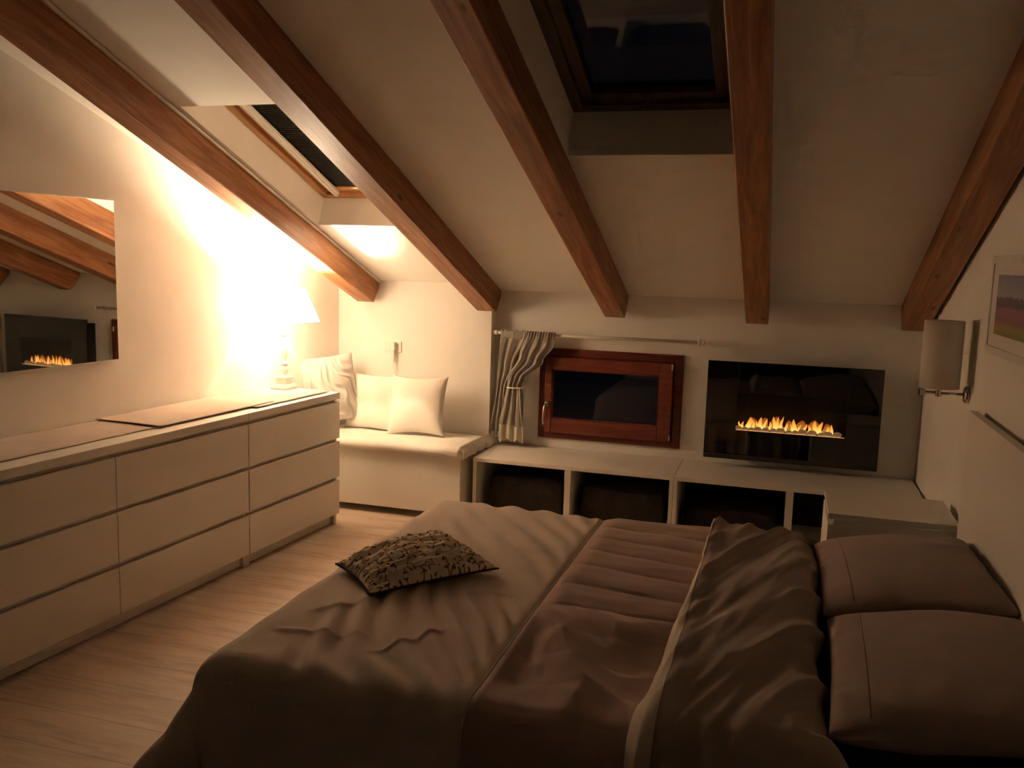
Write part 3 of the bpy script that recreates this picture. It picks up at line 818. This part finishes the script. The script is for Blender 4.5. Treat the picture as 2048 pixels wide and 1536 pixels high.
def cpos(i, j, s_):
    u, v = i/n, j/n
    P = (cL*(1-u)+cT_*u)*(1-v) + (cB*(1-u)+cR_*u)*v
    U, V = 2*u-1, 2*v-1
    e_ = (1-U*U)*(1-V*V)
    tt = .050*((1-U*U)**.45)*((1-V*V)**.45)
    w = .012*(ridge(u*2.2, v*8+1.5*u, 5)-.4)*min(1, e_*5) + .007*(ridge(u*4.5, v*19+3*u, 8)-.4)*min(1, e_*6)
    w += .004*math.exp(-((1-abs(V))*5)**2)*math.sin(u*60)*min(1, e_*10)
    inward = (Vector(((cL+cT_+cR_+cB)/4)) - P); inward.z = 0
    P = P + inward*.07*(1-U*U if abs(V) > abs(U) else 1-V*V)*max(abs(U), abs(V))**3
    return P + Vector((0, 0, s_*tt*(1.15 if s_ > 0 else .35) + (w if s_ > 0 else 0)))
def vid(i, j, s_):
    edge = i in (0, n) or j in (0, n); k = (i, j, 0 if edge else s_)
    if k not in idx: idx[k] = bm.verts.new(cpos(i, j, 0 if edge else s_))
    return idx[k]
for s_ in (1, -1):
    for i in range(n):
        for j in range(n):
            fc = bm.faces.new([vid(i, j, s_), vid(i+1, j, s_), vid(i+1, j+1, s_), vid(i, j+1, s_)])
            for l, (a, b) in zip(fc.loops, ((i, j), (i+1, j), (i+1, j+1), (i, j+1))): l[lay].uv = (a/n*.46, b/n*.40)
tw = thing('throw_cushion', 'cream cushion with a brown twig print lying on the foot of the bed', 'cushion', (0, 0, 0))
new_mesh('cover', bm, M['twig'], tw, True)
def edge_pts(a, b, j0, j1): return [cpos(round(a[0]+(b[0]-a[0])*k/30), round(a[1]+(b[1]-a[1])*k/30), 0) for k in range(31)]
bm = B(); tube(bm, edge_pts((0, 0), (0, n), 0, 0)+edge_pts((0, n), (n, n), 0, 0)[1:], .0035, 8)
o = new_mesh('piping', bm, M['piping'] if 'piping' in M else plain('dark_piping', (.05, .03, .022), .9, .1), tw, True); o['label'] = 'dark piped edge'

# ------------------------------------------------------------------ bedside cabinet
ns = thing('bedside_cabinet', 'white bedside cabinet between the bed and the shelf', 'cabinet', (.228, 3.885, 0))
W, D = .505, .425
bm = B(); box(bm, 0, W, 0, D, .515, .54, .002); new_mesh('top_panel', bm, M['white'], ns)
bm = B()
for y0, y1 in ((.0, .018), (D-.018, D)): box(bm, .022, W, y0, y1, 0, .515, .001, 1)
box(bm, W-.01, W, .018, D-.018, .02, .515); box(bm, .045, .06, .018, D-.018, .002, .08)
new_mesh('carcass', bm, M['white'], ns)
for z0, z1 in ((.06, .255), (.285, .492)):
    bm = B(); box(bm, 0, .02, 0, D, z0, z1, .0015, 1); dr_ = new_mesh('drawer', bm, M['white'], ns)
    bm = B(); box(bm, .021, .06, .03, D-.03, z0+.01, z1+.004); new_mesh('drawer_box', bm, M['white'], dr_)

# ------------------------------------------------------------------ wall lamp over the bedside cabinet
wl = thing('wall_lamp', 'unlit wall lamp with a pale cylinder shade above the bedside cabinet', 'lamp', (RX, 4.15, 0))
bm = B(); lathe(bm, [(0, .036), (.012, .036), (.018, .030), (.020, .008)], 32); o = new_mesh('wall_plate', bm, M['chrome'], wl, True); o.rotation_euler = (0, -PI/2, 0); o.location = (-.001, 0, 1.045)
bm = B(); tube(bm, [(-.018, 0, 1.045), (-.128, 0, 1.045)], .0055, 12); new_mesh('arm', bm, M['chrome'], wl, True)
bm = B(); lathe(bm, [(1.030, .0125), (1.062, .0125)], 20, -.118, 0); tube(bm, [(-.118, 0, 1.045), (-.185, 0, 1.047)], .007, 12)
box(bm, -.196, -.170, -.012, .012, 1.030, 1.060, .003); tube(bm, [(-.118, 0, 1.05), (-.118, 0, 1.10)], .008, 10)
for a in (0, 2.1, 4.2): tube(bm, [(-.118, 0, 1.085), (-.118+.077*math.cos(a), .077*math.sin(a), 1.078)], .002, 6)
new_mesh('joint', bm, M['chrome'], wl)
bm = B()
n_ = 64
ra = [[bm.verts.new((-.118+r*math.cos(2*PI*i/n_), r*math.sin(2*PI*i/n_), z)) for i in range(n_)] for r, z in ((.079, 1.068), (.079, 1.355), (.0775, 1.355), (.0775, 1.068))]
for k in range(4):
    a, b = ra[k], ra[(k+1) % 4]
    for i in range(n_): bm.faces.new((a[i], a[(i+1) % n_], b[(i+1) % n_], b[i]))
new_mesh('lamp_shade', bm, M['sconce_shade'], wl, True)

# ------------------------------------------------------------------ framed picture
pc = thing('framed_picture', 'white framed landscape print with a purple field on the headboard wall', 'picture', (RX-.001, 0, 0))
def yzbox(bm, y0, y1, z0, z1, x0, x1, bev=0): box(bm, x0, x1, y0, y1, z0, z1, bev)
py0, py1, pz0, pz1 = 3.02, 3.80, 1.262, 1.622
bm = B(); fw = .028
for b in ((py0, py1, pz0, pz0+fw), (py0, py1, pz1-fw, pz1), (py0, py0+fw, pz0+fw, pz1-fw), (py1-fw, py1, pz0+fw, pz1-fw)): yzbox(bm, *b, -.026, 0, .002)
new_mesh('frame', bm, M['white_wood'], pc)
bm = B(); yzbox(bm, py0+fw, py1-fw, pz0+fw, pz1-fw, -.0215, -.004); new_mesh('mount', bm, M['white_plastic'], pc)
t = NT('landscape_print')
tc = t.add('ShaderNodeTexCoord'); sp = t.add('ShaderNodeSeparateXYZ'); t.l.new(tc.outputs['Generated'], sp.inputs[0])
gy, gz = sp.outputs[1], sp.outputs[2]
wv = t.noise(t.coord('Generated', (1, 5, .5)), 2.5, 4)
zz = t.math('ADD', gz, t.math('MULTIPLY', t.math('SUBTRACT', wv, .5), .12))
c = t.ramp(zz, [(0, (.20, .22, .06)), (.14, (.30, .24, .10)), (.24, (.26, .10, .12)), (.44, (.30, .13, .18)), (.50, (.09, .055, .07)), (.62, (.12, .09, .11)), (.66, (.38, .36, .42)), (.85, (.32, .30, .40)), (1, (.26, .25, .36))])
t.pr(Base_Color=c, Roughness=.5)
bm = B(); yzbox(bm, py0+.12, py1-.115, pz0+.075, pz1-.07, -.0228, -.0214); new_mesh('print', bm, t.m, pc)

# ------------------------------------------------------------------ world, camera, colour
w = bpy.data.worlds.new('night'); bpy.context.scene.world = w; w.use_nodes = True
w.node_tree.nodes['Background'].inputs[0].default_value = (.01, .012, .02, 1)
w.node_tree.nodes['Background'].inputs[1].default_value = .06

cam = bpy.data.cameras.new('camera'); co = bpy.data.objects.new('camera', cam); C.objects.link(co)
F = 1783.5; yaw, pit, rol = -.294825, -.136162, -.028324
cam.sensor_width = 36; cam.lens = 36*F/2048; cam.clip_start = .05
f = Vector((math.sin(yaw)*math.cos(pit), math.cos(yaw)*math.cos(pit), math.sin(pit)))
r = Vector((math.cos(yaw), -math.sin(yaw), 0)); d = f.cross(r)
rr = r*math.cos(rol)+d*math.sin(rol); dd = -r*math.sin(rol)+d*math.cos(rol)
m3 = Matrix((rr, -dd, -f)).transposed()
co.matrix_world = Matrix.Translation((0, 0, 1.55)) @ m3.to_4x4()
sc = bpy.context.scene
sc.camera = co
sc.view_settings.view_transform = 'Standard'; sc.view_settings.look = 'None'; sc.view_settings.gamma = 1; sc.view_settings.exposure = .5
sc.view_settings.use_curve_mapping = False
cy = sc.cycles
cy.use_adaptive_sampling = True; cy.adaptive_threshold = .08
cy.max_bounces = 9; cy.diffuse_bounces = 5; cy.glossy_bounces = 5; cy.transmission_bounces = 8; cy.transparent_max_bounces = 16
cy.use_denoising = True; cy.sample_clamp_indirect = 12; cy.caustics_reflective = False; cy.caustics_refractive = False
try: cy.denoiser = 'OPENIMAGEDENOISE'
except Exception: pass
